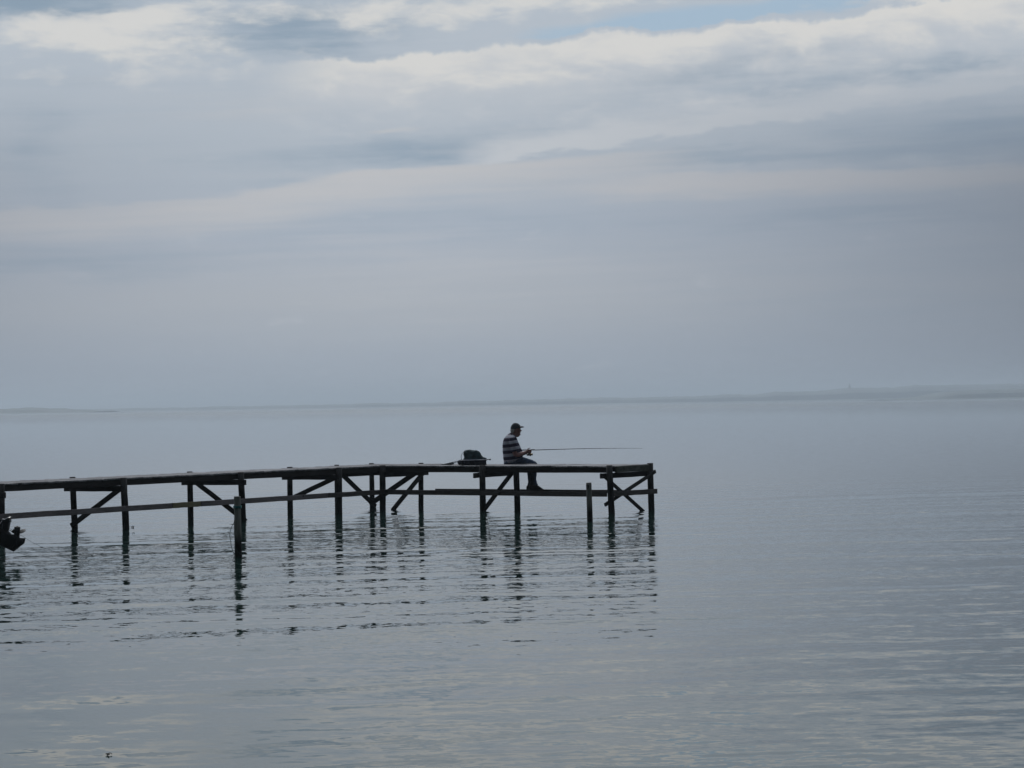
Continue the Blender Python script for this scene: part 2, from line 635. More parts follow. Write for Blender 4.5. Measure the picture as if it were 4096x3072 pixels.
# ------------------------------------------------------------------ pier layout
DECK_Z = .95
a = Vector((math.cos(R(56.3)), math.sin(R(56.3)), 0))      # along the walkway, away from the shore
r = Vector((a.y, -a.x, 0))                                  # along the head of the pier, to the right
WL, WH = 1.18, 1.44                                         # widths of the walkway and of the pier head
corner = at_z(1530, 1863, DECK_Z)                           # inner corner of the L
corner.z = 0


def on_line(x, y, p, d):
    """Point of the vertical plane through p along d seen at photo point x, y."""
    rr = ray(x, y)
    # solve t*rr.xy = p.xy + s*d.xy
    det = rr.x * -d.y + rr.y * d.x
    t = (p.x * -d.y + p.y * d.x) / det
    q = rr * t
    return Vector((q.x, q.y, 0))


back_l = corner - r * WL          # the back (left) row of the walkway
back_r = corner + a * WH          # the back row of the pier head
pier = empty('pier', 'long L-shaped wooden bathing pier on dark piles standing in calm water', 'pier', corner)


def solve(xpx, z, p, d):
    y = 1950
    for _ in range(4):
        q = on_line(xpx, y, p, d)
        v = Vector((q.x, q.y, z - CAM_H))
        k = F / v.dot(fwd)
        y = 1536 - v.dot(up) * k
    return q


def pile(xtop, xbot, p, d, ztop, rad=.064, name='pile'):
    qt = solve(xtop, DECK_Z, p, d)
    qb = solve(xbot, 0.0, p, d)
    bm = bmesh.new()
    pts, rr = [], []
    n = 14
    for i in range(n + 1):
        f = i / n
        z = -1.1 + (ztop + 1.1) * f
        k = (ztop - z) / ztop
        q = qt.lerp(qb, k)
        pts.append((q.x, q.y, z))
        rr.append(rad * (1.05 - .07 * f))
    pts.append((pts[-1][0], pts[-1][1], ztop + .004))
    rr.append(rad * .85)
    tube(bm, pts, rr, 16, wob=.06)
    new_obj(name, bm, M_pile, pier, smooth=True)
    return qt, qb


LF = [(4, 6), (494, 504), (963, 972), (1356, 1357)]         # front row of the walkway: photo columns at deck and water level
LB = [(-205, -200), (290, 299), (759, 763), (1159, 1161)]
left_front = [pile(t, q, corner, a, DECK_Z + .005) for t, q in LF]
left_back = [pile(t, q, back_l, a, DECK_Z + .02, rad=.058) for t, q in LB]
cf = pile(1530, 1531, corner, a, DECK_Z + .006, rad=.066)
# back pile of the outer corner and the pile hidden behind the walkway's front row
oc = pile(1486, 1489, back_r - r * WL, a, DECK_Z + .02, rad=.055)
lb = pile(1347, 1350, back_l, a, DECK_Z + .02, rad=.055)
cb = pile(1684, 1684, back_r, r, DECK_Z + .02, rad=.056)
RF = [(1929, 1932), (2437, 2447)]
RB = [(2064, 2070), (2600, 2606)]
right_front = [pile(t, q, corner, r, DECK_Z + .012) for t, q in RF]
right_back = [pile(t, q, back_r, r, DECK_Z + .018) for t, q in RB]
# two more bents of the walkway towards the shore, beyond the picture
for k in (1, 2):
    for (p, d, rad) in ((left_front[0][0] - a * 3.3 * k, a, .064), (left_back[0][0] - a * 3.3 * k, a, .058)):
        bm = bmesh.new()
        tube(bm, [(p.x, p.y, z) for z in (-1.1, 0, .5, DECK_Z)], rad, 14, wob=.06)
        new_obj('pile', bm, M_pile, pier, smooth=True)

# ---- deck planks (one part): uneven boards with gaps
rot_in = .058                                               # deck edge stops inside the pile rows
head_end = solve(2440, DECK_Z, corner, r)
back_end = solve(2602, DECK_Z, back_r, r)
head_len = (head_end - corner).dot(r) + .05
bm = bmesh.new()


def plank(c0, along, width, across, length, z):
    """c0: centre of the plank; along: the plank's long direction."""
    j0, j1 = random.uniform(-.012, .012), random.uniform(-.012, .012)
    tw = random.uniform(-.0035, .0035)
    p0 = c0 - along * (length / 2 + j0)
    p1 = c0 + along * (length / 2 + j1)
    zt = z + random.uniform(-.0035, .0035)
    beam(bm, (p0.x, p0.y, zt - .013 + tw), (p1.x, p1.y, zt - .013 - tw), width, .026, side=across, jitter=.0012, cuts=3)


pw, gap = .118, .009
s = -9.5 - 6.5
while s < WH - .08:
    c = corner + a * (s + pw / 2) - r * (WL / 2)
    plank(c, r, pw, a, WL - 2 * rot_in + .04, DECK_Z)
    s += pw + gap
s = -rot_in + .02
while s < head_len - .02:
    c = corner + r * (s + pw / 2) + a * (WH / 2)
    plank(c, a, pw, r, WH - 2 * rot_in + .05, DECK_Z)
    s += pw + gap
deck = new_obj('deck', bm, M_deck, pier)
deck['label'] = 'weathered grey deck planks laid across the pier'

# ---- stringers under the deck
SH = .112
zs = DECK_Z - .027 - SH / 2


def part_beam(name, p0, p1, w, h, mat, **k):
    bm = bmesh.new()
    beam(bm, p0, p1, w, h, **k)
    return new_obj(name, bm, mat, pier)


def V3(p, z):
    return Vector((p.x, p.y, z))


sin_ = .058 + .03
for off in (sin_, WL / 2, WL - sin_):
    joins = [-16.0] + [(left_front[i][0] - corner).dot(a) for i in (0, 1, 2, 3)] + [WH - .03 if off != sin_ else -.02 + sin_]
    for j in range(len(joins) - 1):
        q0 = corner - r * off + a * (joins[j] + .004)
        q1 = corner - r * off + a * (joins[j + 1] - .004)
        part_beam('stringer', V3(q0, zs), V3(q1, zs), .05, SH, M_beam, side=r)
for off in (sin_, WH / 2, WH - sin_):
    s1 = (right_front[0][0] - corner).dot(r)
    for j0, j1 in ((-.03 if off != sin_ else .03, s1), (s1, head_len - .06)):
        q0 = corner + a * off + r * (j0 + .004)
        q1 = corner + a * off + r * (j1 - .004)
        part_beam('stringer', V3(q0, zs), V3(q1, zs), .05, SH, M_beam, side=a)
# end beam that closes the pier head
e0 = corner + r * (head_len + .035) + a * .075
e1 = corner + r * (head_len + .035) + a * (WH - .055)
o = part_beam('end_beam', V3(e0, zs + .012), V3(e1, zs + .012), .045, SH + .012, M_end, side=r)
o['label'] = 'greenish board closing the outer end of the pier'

# ---- bents: crossbeams and diagonal braces
zc = DECK_Z - .027 - SH - .055


def lean(p, z):
    qt, qb = p
    return qt.lerp(qb, (DECK_Z - z) / DECK_Z)


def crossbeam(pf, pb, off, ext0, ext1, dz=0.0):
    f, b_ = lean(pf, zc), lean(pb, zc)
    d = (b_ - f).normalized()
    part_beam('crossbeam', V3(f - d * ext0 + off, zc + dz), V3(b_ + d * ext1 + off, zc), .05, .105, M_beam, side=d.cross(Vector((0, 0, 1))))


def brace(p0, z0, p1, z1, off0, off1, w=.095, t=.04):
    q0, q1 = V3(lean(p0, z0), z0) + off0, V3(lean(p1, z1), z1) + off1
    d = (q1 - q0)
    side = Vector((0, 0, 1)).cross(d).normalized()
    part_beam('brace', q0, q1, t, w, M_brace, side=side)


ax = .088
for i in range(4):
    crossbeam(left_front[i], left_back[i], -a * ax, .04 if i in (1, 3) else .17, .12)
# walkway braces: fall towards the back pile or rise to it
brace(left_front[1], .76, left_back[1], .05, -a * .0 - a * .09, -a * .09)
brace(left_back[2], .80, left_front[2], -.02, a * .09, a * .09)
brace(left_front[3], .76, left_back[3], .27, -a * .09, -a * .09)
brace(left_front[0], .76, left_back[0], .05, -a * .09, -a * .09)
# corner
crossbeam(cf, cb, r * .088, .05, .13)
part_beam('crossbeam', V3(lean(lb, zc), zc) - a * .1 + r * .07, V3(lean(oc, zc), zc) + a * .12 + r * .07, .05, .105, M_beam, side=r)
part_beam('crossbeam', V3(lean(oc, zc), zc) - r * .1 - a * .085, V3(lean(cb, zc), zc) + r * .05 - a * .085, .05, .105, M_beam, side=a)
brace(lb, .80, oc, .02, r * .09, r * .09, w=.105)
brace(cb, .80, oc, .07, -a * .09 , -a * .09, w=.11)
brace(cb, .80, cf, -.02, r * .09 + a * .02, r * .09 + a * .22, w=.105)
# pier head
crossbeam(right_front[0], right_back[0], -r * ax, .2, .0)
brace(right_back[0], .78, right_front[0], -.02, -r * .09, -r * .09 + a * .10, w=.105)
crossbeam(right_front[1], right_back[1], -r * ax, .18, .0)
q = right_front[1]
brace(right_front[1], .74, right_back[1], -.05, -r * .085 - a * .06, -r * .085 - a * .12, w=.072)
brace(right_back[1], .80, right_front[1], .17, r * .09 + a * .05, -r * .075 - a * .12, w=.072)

# ---- foot rails along the front
RZ = .44
rails = []


def rail(p0, p1, z0, z1, off, mat, label=None, h=.102, t=.04, name='foot_rail'):
    d = (p1 - p0).normalized()
    o = part_beam(name, V3(p0 + off, z0 - h / 2), V3(p1 + off, z1 - h / 2), t, h, mat, side=d.cross(Vector((0, 0, 1))), cuts=10)
    if label:
        o['label'] = label
    return o


def fp(x):          # point of the walkway's front row below photo column x
    return solve(x, .4, corner, a)


zl = lambda x: .425 + .02 * max(0, min(1, x / 1500))
offl = r * .088
for x0, x1, mat, lab in ((-900, -410, M_rail, None), (-410, 672, M_rail, None), (676, 786, M_railn, 'short new yellowish length of foot rail'),
                         (790, 1297, M_rail, None), (1301, 1548, M_raild, 'dark green stained length of foot rail at the corner')):
    rail(fp(x0), fp(x1), zl(x0), zl(x1), offl, mat, lab)
fr = lambda x: solve(x, .4, corner, r)
rail(fr(1546), fr(2436), RZ + .004, RZ - .004, -a * .088, M_raild)
rail(right_front[1][0] + r * .06, right_back[1][0] + a * .10 + r * .09, RZ, RZ, Vector((0, 0, 0)), M_raild, 'foot rail across the outer end of the pier')
# the rail on the far side, a little lower, that carries the angler's feet
RBZ = .408
rail(back_r + r * .3, right_back[1][0], RBZ, RBZ, a * .088, M_raild, name='back_foot_rail', h=.07)

# ------------------------------------------------------------------ mooring posts
def mooring_post(x, y, xt, yt, rad, label, flat):
    b0 = at_z(x, y, 0)
    t0 = at_y(xt, yt, b0.y)
    root = empty('mooring_post', label, 'post', b0, 'mooring posts standing in the water before the pier')
    bm = bmesh.new()
    d = t0 - b0
    pts = [b0 + d * k for k in (-1.0, -.2, 0, .15, .3, .45, .6, .75, .9)]
    rr = [rad * q for q in (1.1, 1.08, 1.06, 1.05, 1.03, 1.02, 1.01, 1, .99)]
    for k, q in ((.975, .98), (.993, .93 if not flat else .97), (1.0, .75 if not flat else .93)):
        pts.append(b0 + d * k)
        rr.append(rad * q)
    tube(bm, pts, rr, 20, wob=.05)
    new_obj('shaft', bm, M_post, root, smooth=True)
    return root, b0, t0


post1, pb, pt = mooring_post(953.5, 2226, 949, 1985, .051, 'nearest round mooring post, tied with a teal rope band', True)
mooring_post(2360, 2088, 2355, 1930, .052, 'short round-topped mooring post before the right end of the pier', False)
M_rope = simple('teal_rope', (.015, .16, .16), rough=.9, scale=60)
M_cord = simple('dark_teal_cord', (.01, .035, .035), rough=.9)
bm = bmesh.new()
cc = pb.lerp(pt, (2226 - 2028) / (2226 - 1985))
for k in (-1, 0, 1):
    tube(bm, [cc + Vector((math.cos(t) * .058, math.sin(t) * .058, k * .0125 + .002 * math.sin(t * 2 + k))) for t in [2 * math.pi * i / 20 for i in range(21)]], .0075, 6)
new_obj('rope_band', bm, M_rope, post1, smooth=True)
bm = bmesh.new()
Yp = pb.y
cpts = [(944, 2032, -.06), (939, 2060, -.02), (937, 2085, -.01), (934, 2096, -.05), (926, 2108, -.05), (920, 2130, -.05), (919, 2145, -.05), (923, 2165, -.05), (925, 2185, -.05), (930, 2202, -.05),
        (937, 2216, -.05), (936.5, 2224, -.05), (934, 2240, -.05)]
tube(bm, [at_y(x, y, Yp + d) for x, y, d in cpts], .0045, 6)
cpts = [(937, 2085, -.02), (936.5, 2120, -.03), (938, 2150, -.04), (941, 2190, -.06), (950, 2205, -.062), (962, 2216, -.062), (969, 2219, -.03), (968, 2228, 0.0)]
tube(bm, [at_y(x, y, Yp + d) for x, y, d in cpts], .003, 6)
new_obj('cord', bm, M_cord, post1, smooth=True)

# ------------------------------------------------------------------ outboard motor, tilted up, on a boat left of the picture
M_black = simple('black_motor_paint', (.008, .008, .010), rough=.38, var=.4, scale=20)
M_blackp = simple('dark_propeller_paint', (.009, .009, .011), rough=.6, var=.3, scale=20)
my = at_z(60, 2236, 0).y
mo = empty('outboard_motor', 'black lower unit and propeller of an outboard motor tilted out of the water', 'outboard motor', at_y(40, 2170, my))


def mp(x, y, d=0.0):
    """photo detail point (enlarged 9.22 times from column 0, row 2050)"""
    return at_y(x / 9.22, 2050 + y / 9.22, my + d)


def slab(bm, pts, half, bevel=.01):
    """thick rounded slab from an outline; thinner at its rim"""
    c = sum((Vector(mp(*p)) for p in pts), Vector()) / len(pts)
    rings = []
    for d, k in ((-half, .82), (-half * .6, .95), (0, 1.0), (half * .6, .95), (half, .82)):
        rings.append([bm.verts.new(c + (Vector(mp(*p)) - c) * k + Vector((0, d, 0))) for p in pts])
    skin(bm, rings)


bm = bmesh.new()       # drive leg housing coming in from the transom on the left, and the gearcase
slab(bm, [(-520, 430), (-520, 900), (-200, 1150), (0, 1235), (130, 1275), (330, 1370), (480, 1300), (620, 1150), (700, 950), (690, 830), (520, 800), (440, 800), (330, 690), (200, 560), (40, 400), (-200, 330)], .05)
slab(bm, [(330, 1368), (500, 1448), (905, 1130), (860, 1000), (640, 950), (400, 1000)], .022)
tube(bm, [mp(560, 1340), mp(575, 1250), mp(600, 1120), mp(620, 1000), mp(625, 850), mp(628, 740)], [.012, .03, .043, .045, .042, .038], 16)
new_obj('gearcase', bm, M_black, mo, smooth=True)
bm = bmesh.new()
slab(bm, [(500, 1445), (545, 1420), (905, 1125), (945, 945), (725, 935), (690, 880), (560, 1000)], .007)
new_obj('skeg', bm, M_black, mo)
bm = bmesh.new()       # anti-ventilation plate, seen almost edge on
slab(bm, [(-60, 480), (60, 310), (95, 215), (180, 240), (260, 190), (350, 150), (425, 145), (420, 185), (405, 245), (425, 320), (385, 370), (345, 590), (320, 680), (200, 690), (0, 560)], .06)
new_obj('anti_ventilation_plate', bm, M_black, mo)
bm = bmesh.new()       # trim fin between plate and gearcase
slab(bm, [(320, 630), (420, 665), (520, 690), (520, 780), (500, 745), (420, 700), (330, 655)], .02)
new_obj('trim_fin', bm, M_black, mo)
prop = empty('propeller', '', '', mp(628, 700))
for k in ('label', 'category'):
    del prop[k]
prop.parent = mo
prop.matrix_parent_inverse = mo.matrix_world.inverted()
bm = bmesh.new()
tube(bm, [mp(620, 860), mp(625, 740), mp(634, 620), mp(640, 545), mp(641, 522)], [.043, .0435, .0455, .047, .036], 20)
tube(bm, [mp(640, 545), mp(642, 500)], [.018, .015], 12)
new_obj('hub', bm, M_blackp, prop, smooth=True)
for ang, L_ in ((8, .098), (128, .092), (248, .092)):
    bm = bmesh.new()
    ax_ = (mp(640, 520) - mp(620, 860)).normalized()
    side0 = Vector((1, 0, .25)).normalized()
    side0 = (side0 - ax_ * side0.dot(ax_)).normalized()
    d = Matrix.Rotation(R(ang), 3, ax_) @ side0
    tng = ax_.cross(d)
    c0 = mp(630, 745)
    outer = []
    n = 20
    mid_top, mid_bot = [], []
    for i in range(n):
        t_ = 2 * math.pi * i / n
        along = .03 + (L_ / 2) * (1 - math.cos(t_))
        across = math.sin(t_) * .042
        tw = .9 - along * 3
        q = c0 + d * along + (tng * math.cos(tw) + ax_ * math.sin(tw)) * across + ax_ * along * .35
        mid_top.append(bm.verts.new(q + ax_ * .003 + tng * .002))
        mid_bot.append(bm.verts.new(q - ax_ * .003 - tng * .002))
    skin(bm, [mid_top, mid_bot])
    new_obj('blade', bm, M_blackp, prop)
bm = bmesh.new()
for sx in (105,):
    slab(bm, [(110, 400), (135, 405), (118, 590), (85, 590)], .004)
for v in bm.verts:
    v.co.y -= .062
new_obj('label_strip', bm, simple('grey_motor_trim', (.12, .12, .13), rough=.3), mo)

# the small boat that carries it, mostly outside the frame
bx = at_y(-95, 2236, my)
boat = empty('rowing_boat', 'small dark open boat moored beside the pier, beyond the left edge', 'boat', (bx.x - 1.9, my + .1, 0))
M_hull = simple('dark_boat_hull', (.03, .035, .045), rough=.4)
bm = bmesh.new()
rings = []
for i in range(11):
    f = i / 10
    xx = bx.x - .12 - 3.6 * f
    hw = .66 * (1 - f ** 3) + .02
    zt = .42 + .22 * f * f
    zb = -.12 + .3 * f ** 4
    ring = []
    for k in range(13):
        t_ = -1 + 2 * k / 12
        ring.append((xx, my + .1 + hw * math.sin(t_ * math.pi / 2) * 1.0, zb + (zt - zb) * abs(t_) ** 2.4))
    inner = [(x_, my + .1 + (y_ - my - .1) * .94, z_ + (.03 if abs(z_ - zt) > .001 else 0)) for x_, y_, z_ in ring][::-1]
    rings.append([bm.verts.new(p) for p in ring + inner])
skin(bm, rings)
new_obj('hull', bm, M_hull, boat, smooth=True)
bm = bmesh.new()
bmesh.ops.create_cube(bm, size=1, matrix=Matrix.Translation((bx.x - .135, my + .1, .2)) @ Matrix.Diagonal((.04, 1.16, .52, 1)))
new_obj('transom', bm, M_hull, boat)
for f in (.3, .62):
    bm = bmesh.new()
    bmesh.ops.create_cube(bm, size=1, matrix=Matrix.Translation((bx.x - .12 - 3.6 * f, my + .1, .3)) @ Matrix.Diagonal((.24, 1.16, .03, 1)))
    new_obj('thwart', bm, M_raild, boat)
# its stern line
bm = bmesh.new()
lp = [(-40, 2085, .2), (30, 2108, .2), (60, 2127, .2), (90, 2145, .15), (130, 2170, .0), (180, 2194, -.2), (240, 2213, -.5)]
pts = [at_y(x, y, my + .3 + d) for x, y, d in lp] + [at_z(345, 2232, 0), at_z(420, 2238, -.05)]
tube(bm, pts, .0028, 6)
o = new_obj('mooring_line', bm, simple('grey_blue_cord', (.07, .085, .11)), smooth=True)
tag(o, 'thin grey mooring line slanting from behind the outboard motor into the water', 'rope')

# ------------------------------------------------------------------ angler
edge_pt = solve(2120, DECK_Z, corner + a * (WH - .04), r)
YM = edge_pt.y + .13                       # the plane in which he sits


def hp(x, y, d=0.0):
    """photo detail point (enlarged 5.027 times from column 1940, row 1660)"""
    return at_y(1940 + x / 5.027, 1660 + (y - 6) / 5.027, YM + d)


SC = 5.027 * F / YM                        # detail units per metre


def sect(back, front, dep, off=0.0):
    p, q = hp(*back, off), hp(*front, off)
    return ((p + q) / 2, (q - p) / 2, Vector((0, dep, 0)))


seat = hp(520, 1020, -.05)
man = empty('person', 'man in striped polo shirt and dark cap sitting on the pier fishing', 'person', seat)
M_skin = simple('tanned_skin', (.20, .085, .070), rough=.5, var=.15, scale=8)
M_jeans = simple('blue_denim', (.020, .042, .085), rough=.85, var=.35, scale=14)
M_shoe = simple('black_shoe_leather', (.012, .013, .018), rough=.6)
M_cap = simple('dark_grey_cap_cloth', (.022, .032, .042), rough=.85)
M_visor = simple('cap_visor_cloth', (.07, .065, .075), rough=.8)
M_hair = simple('grey_hair', (.38, .36, .34), rough=.7, scale=60)

# body: one continuous surface
bm = bmesh.new()
loft(bm, [sect((400, 1005), (640, 985), .15), sect((380, 900), (730, 870), .17), sect((372, 800), (740, 790), .16), sect((365, 690), (700, 690), .155),
          sect((370, 600), (670, 610), .16), sect((390, 520), (640, 540), .16), sect((430, 450), (620, 480), .14), sect((480, 405), (610, 450), .08),
          sect((512, 380), (632, 440), .062), sect((524, 345), (655, 425), .060), sect((530, 320), (660, 400), .062)], 24)
# head: skull, jaw, nose, brow, chin, ears
ell(bm, hp(614, 268), 93 / SC, .074, 84 / SC)
ell(bm, hp(598, 300), 84 / SC, .073, 75 / SC)
loft(bm, [sect((560, 400), (640, 455), .04), sect((545, 375), (690, 440), .052), sect((550, 350), (703, 402), .058), sect((560, 325), (706, 365), .062),
          sect((540, 290), (712, 320), .066), sect((530, 250), (712, 272), .070)], 22)
ell(bm, hp(698, 398), 19 / SC, .028, 17 / SC)                    # chin
ell(bm, hp(708, 351), 12 / SC, .024, 7 / SC)                     # upper lip
ell(bm, hp(706, 367), 11 / SC, .022, 6 / SC)                     # lower lip
loft(bm, [sect((690, 282), (714, 290), .007), sect((690, 300), (727, 305), .010), sect((690, 318), (743, 322), .016), sect((695, 330), (735, 333), .015),
          sect((700, 337), (716, 338), .008)], 12)               # nose
ell(bm, hp(706, 272), 14 / SC, .045, 9 / SC)                     # brow
for sgn in (-1, 1):
    ell(bm, hp(688, 340, sgn * .035), 18 / SC, .02, 20 / SC)     # cheek
    ell(bm, hp(618, 318, sgn * .078), 17 / SC, .012, 29 / SC, rot=Matrix.Rotation(R(8), 3, 'Y'))
    ell(bm, hp(620, 328, sgn * .074), 10 / SC, .012, 18 / SC)


def limb(bm, pts, rad, seg=14):
    tube(bm, pts, rad, seg)


near_w, far_w = hp(812, 752, -.07), hp(822, 772, .075)
# near (right) arm and far (left) arm
limb(bm, [hp(545, 450, -.14), hp(555, 520, -.20), hp(572, 640, -.23), hp(592, 745, -.24), hp(612, 800, -.232), hp(650, 806, -.21), hp(700, 795, -.17), hp(760, 775, -.115), near_w],
     [.05, .056, .052, .050, .049, .050, .046, .036, .029])
limb(bm, [hp(555, 450, .14), hp(570, 520, .20), hp(590, 640, .23), hp(612, 745, .235), hp(635, 800, .225), hp(670, 806, .20), hp(720, 798, .165), hp(775, 785, .115), far_w],
     [.05, .055, .052, .050, .048, .048, .044, .035, .028])
# legs inside the jeans
for dd, kx in ((-.09, 0), (.10, -40)):
    limb(bm, [hp(470, 955, dd), hp(600, 955, dd), hp(760, 950, dd), hp(900, 965, dd), hp(985 + kx * .5, 985, dd), hp(985 + kx, 1060, dd), hp(965 + kx, 1180, dd), hp(965 + kx, 1300, dd), hp(965 + kx, 1440, dd)],
         [.07, .075, .07, .055, .048, .05, .052, .04, .035])

# hands: the rod's axis runs through (700..1000, 706) in the rod plane d = 0
ROD = lambda x: hp(x, 712 - (x - 720) * .022, 0.0)


def finger(bm, pts, r0_, r1_):
    n = len(pts)
    tube(bm, pts, [r0_ + (r1_ - r0_) * i / (n - 1) for i in range(n)], 8)
    ell(bm, pts[-1], r1_, r1_, r1_, seg=8, rings=6)


# near hand: palm on the camera side of the rod, four fingers closing under and round it, thumb up on top
loft(bm, [(near_w, Vector((0, .0, .026)), Vector((0, .030, 0))), (hp(838, 745, -.050), Vector((0, 0, .034)), Vector((0, .022, 0))),
          (hp(868, 735, -.036), Vector((0, 0, .040)), Vector((0, .016, 0))), (hp(905, 728, -.030), Vector((0, 0, .034)), Vector((0, .013, 0))),
          (hp(925, 724, -.028), Vector((0, 0, .024)), Vector((0, .010, 0)))], 16)
for k, (fx, ln) in enumerate(((862, .85), (882, 1.0), (903, 1.05), (926, .95))):
    finger(bm, [hp(fx, 742, -.032), hp(fx + 3, 740 + 4 * ln, -.018), hp(fx + 5, 738 + 2 * ln, .004), hp(fx + 5, 722, .021), hp(fx + 4, 706, .020 * ln)], .0098 - .0004 * abs(k - 2), .0074)
finger(bm, [hp(852, 718, -.032), hp(862, 690, -.026), hp(880, 676, -.018), hp(907, 673, -.012)], .0125, .0088)
# far hand: on the reel crank below the rod
loft(bm, [(far_w, Vector((0, 0, .024)), Vector((0, .024, 0))), (hp(845, 775, .066), Vector((0, 0, .032)), Vector((0, .015, 0))),
          (hp(875, 770, .060), Vector((0, 0, .036)), Vector((0, .013, 0))), (hp(895, 768, .056), Vector((0, 0, .028)), Vector((0, .010, 0)))], 16)
for k, (zz, ln) in enumerate(((742, .9), (756, 1.0), (771, 1.0), (786, .82))):
    finger(bm, [hp(892, zz + 4, .058), hp(912, zz + 4, .056), hp(922 + 4 * ln, zz + 9, .044), hp(918, zz + 13, .034), hp(906, zz + 12, .030)], .0088, .0068)
finger(bm, [hp(858, 752, .055), hp(874, 744, .044), hp(895, 748, .036), hp(908, 755, .034)], .011, .008)
body = fuse('body', bm, M_skin, man, voxel=.0045, smooth_it=2)

# eyes
M_eye = simple('eye', (.25, .24, .22), rough=.2)
for sgn in (-1, 1):
    bm = bmesh.new()
    ell(bm, hp(700, 297, sgn * .031), .0095, .0095, .0095, seg=12, rings=8)
    new_obj('eye', bm, M_eye, man, smooth=True)
# hair at the back and sides below the cap
bm = bmesh.new()
loft(bm, [sect((522, 360), (585, 372), .052), sect((511, 335), (606, 345), .070), sect((509, 312), (618, 318), .0765), sect((512, 288), (640, 292), .079), sect((525, 275), (640, 275), .076)], 22)
fuse('hair', bm, M_hair, man, voxel=.005, smooth_it=2, wrinkle=(.004, 60))
# cap: crown, visor, button, emblem
capo = empty('cap', '', '', hp(610, 240))
for k in ('label', 'category'):
    del capo[k]
capo.parent = man
capo.matrix_parent_inverse = man.matrix_world.inverted()
bm = bmesh.new()
secs = []
for (bx_, by_), (fx_, fy_), dep in (((513, 305), (714, 264), .090), ((512, 280), (718, 240), .093), ((517, 248), (708, 214), .090), ((532, 214), (686, 190), .079), ((556, 184), (658, 172), .058),
                                   ((580, 166), (632, 165), .030)):
    secs.append(sect((bx_, by_), (fx_, fy_), dep))
loft(bm, secs, 26)
fuse('crown', bm, M_cap, capo, voxel=.005, smooth_it=3)
bm = bmesh.new()
top, bot = [], []
n = 18
rings = []
for i in range(n + 1):
    t_ = -1 + 2 * i / n
    arc = math.sqrt(max(0, 1 - t_ * t_))
    dd = t_ * .082
    x_in = 690 + 14 * arc
    x_out = 694 + 92 * arc ** .8
    drop = 12 * t_ * t_
    vin_t, vin_b = hp(x_in, 226 + drop + 8 * (1 - arc), dd), hp(x_in, 238 + drop + 8 * (1 - arc), dd)
    vo_t, vo_b = hp(x_out, 243 + drop - 2 * arc, dd), hp(x_out - 5, 256 + drop - 2 * arc, dd)
    mid_t = hp((x_in + x_out) / 2, 229 + drop, dd)
    mid_b = hp((x_in + x_out) / 2, 252 + drop, dd)
    rings.append([bm.verts.new(v) for v in (vin_t, mid_t, vo_t, vo_b, mid_b, vin_b)])
skin(bm, rings)
new_obj('visor', bm, M_visor, capo, smooth=True)
bm = bmesh.new()
ell(bm, hp(603, 168), .007, .007, .004, seg=10, rings=6)
new_obj('button', bm, M_cap, capo, smooth=True)
bm = bmesh.new()       # small pale emblem on the front panel of the cap
tri = [(676, 190), (700, 215), (672, 218)]
for sgn in (-1,):
    vs = []
    for dd in (-.062, -.052):
        vs.append([bm.verts.new(hp(x_ + 2, y_, dd - .004)) for x_, y_ in tri])
    skin(bm, vs)
new_obj('emblem', bm, simple('pale_emblem', (.3, .33, .38)), capo)

# shirt: torso and sleeves in one cloth, horizontal stripes
m_shirt, nt, b = material('striped_polo_shirt')
geo = nt.nodes.new('ShaderNodeNewGeometry')
x, y, z = sep(nt, geo.outputs['Position'])
sag = (x - hp(380, 800).x)
# chest side of the cloth rides up
zz = z - sag.op('POWER', 2.0) * .28 - sag * .04
wv = G(nt, noise_tex(nt, geo.outputs['Position'], 6, 2, .5).outputs['Fac']) - .5
z0_ = hp(380, 885).z
per = 126 / SC
ph = ((zz - z0_ + wv * .012) / per + 10.5).op('FRACT') - .5       # 0 in the middle of a dark band
ab = ph.op('ABSOLUTE')
cloth = mixc(nt, ph.smooth(.12, .40), (.38, .37, .42), (.32, .36, .41))
cc = mixc(nt, ab.smooth(.27, .22), cloth, (.020, .016, .040))
cc = mixc(nt, (ph - .275).op('ABSOLUTE').smooth(.045, .02), cc, (.20, .155, .20))
cc = mixc(nt, (ph + .30).op('ABSOLUTE').smooth(.03, .012), cc, (.40, .40, .45))
fine = G(nt, noise_tex(nt, geo.outputs['Position'], 240, 2, .5).outputs['Fac'])
cc = mixc(nt, fine.smooth(.7, .3) * .25, cc, (.03, .03, .05))
nt.links.new(cc, b.inputs['Base Color'])
b.inputs['Roughness'].default_value = .9
b.inputs['Specular IOR Level'].default_value = .2
bm = bmesh.new()
loft(bm, [sect((383, 1006), (530, 985), .16), sect((378, 985), (640, 945), .20), sect((374, 940), (712, 900), .215), sect((367, 880), (764, 842), .215), sect((360, 800), (766, 785), .205),
          sect((352, 700), (740, 700), .195), sect((351, 610), (702, 620), .195), sect((360, 540), (672, 560), .195), sect((383, 475), (652, 510), .185), sect((420, 430), (640, 470), .150),
          sect((462, 398), (628, 448), .100), sect((482, 380), (625, 443), .080)], 28)
tube(bm, [hp(545, 455, -.13), hp(556, 500, -.19), hp(575, 590, -.225), hp(600, 670, -.24), hp(615, 736, -.245)], [.068, .080, .084, .087, .089], 18)
tube(bm, [hp(555, 455, .13), hp(570, 500, .19), hp(590, 590, .225), hp(618, 670, .24), hp(635, 732, .24)], [.068, .080, .084, .087, .089], 18)
fuse('shirt', bm, m_shirt, man, voxel=.007, smooth_it=5, wrinkle=(.006, 13))
M_collar = simple('dusky_collar_cloth', (.09, .065, .095), rough=.9)
bm = bmesh.new()
loft(bm, [sect((468, 402), (632, 455), .098), sect((488, 380), (628, 440), .083), sect((502, 362), (632, 428), .076), sect((506, 356), (628, 422), .070)], 24)
fuse('collar', bm, M_collar, man, voxel=.006, smooth_it=3)
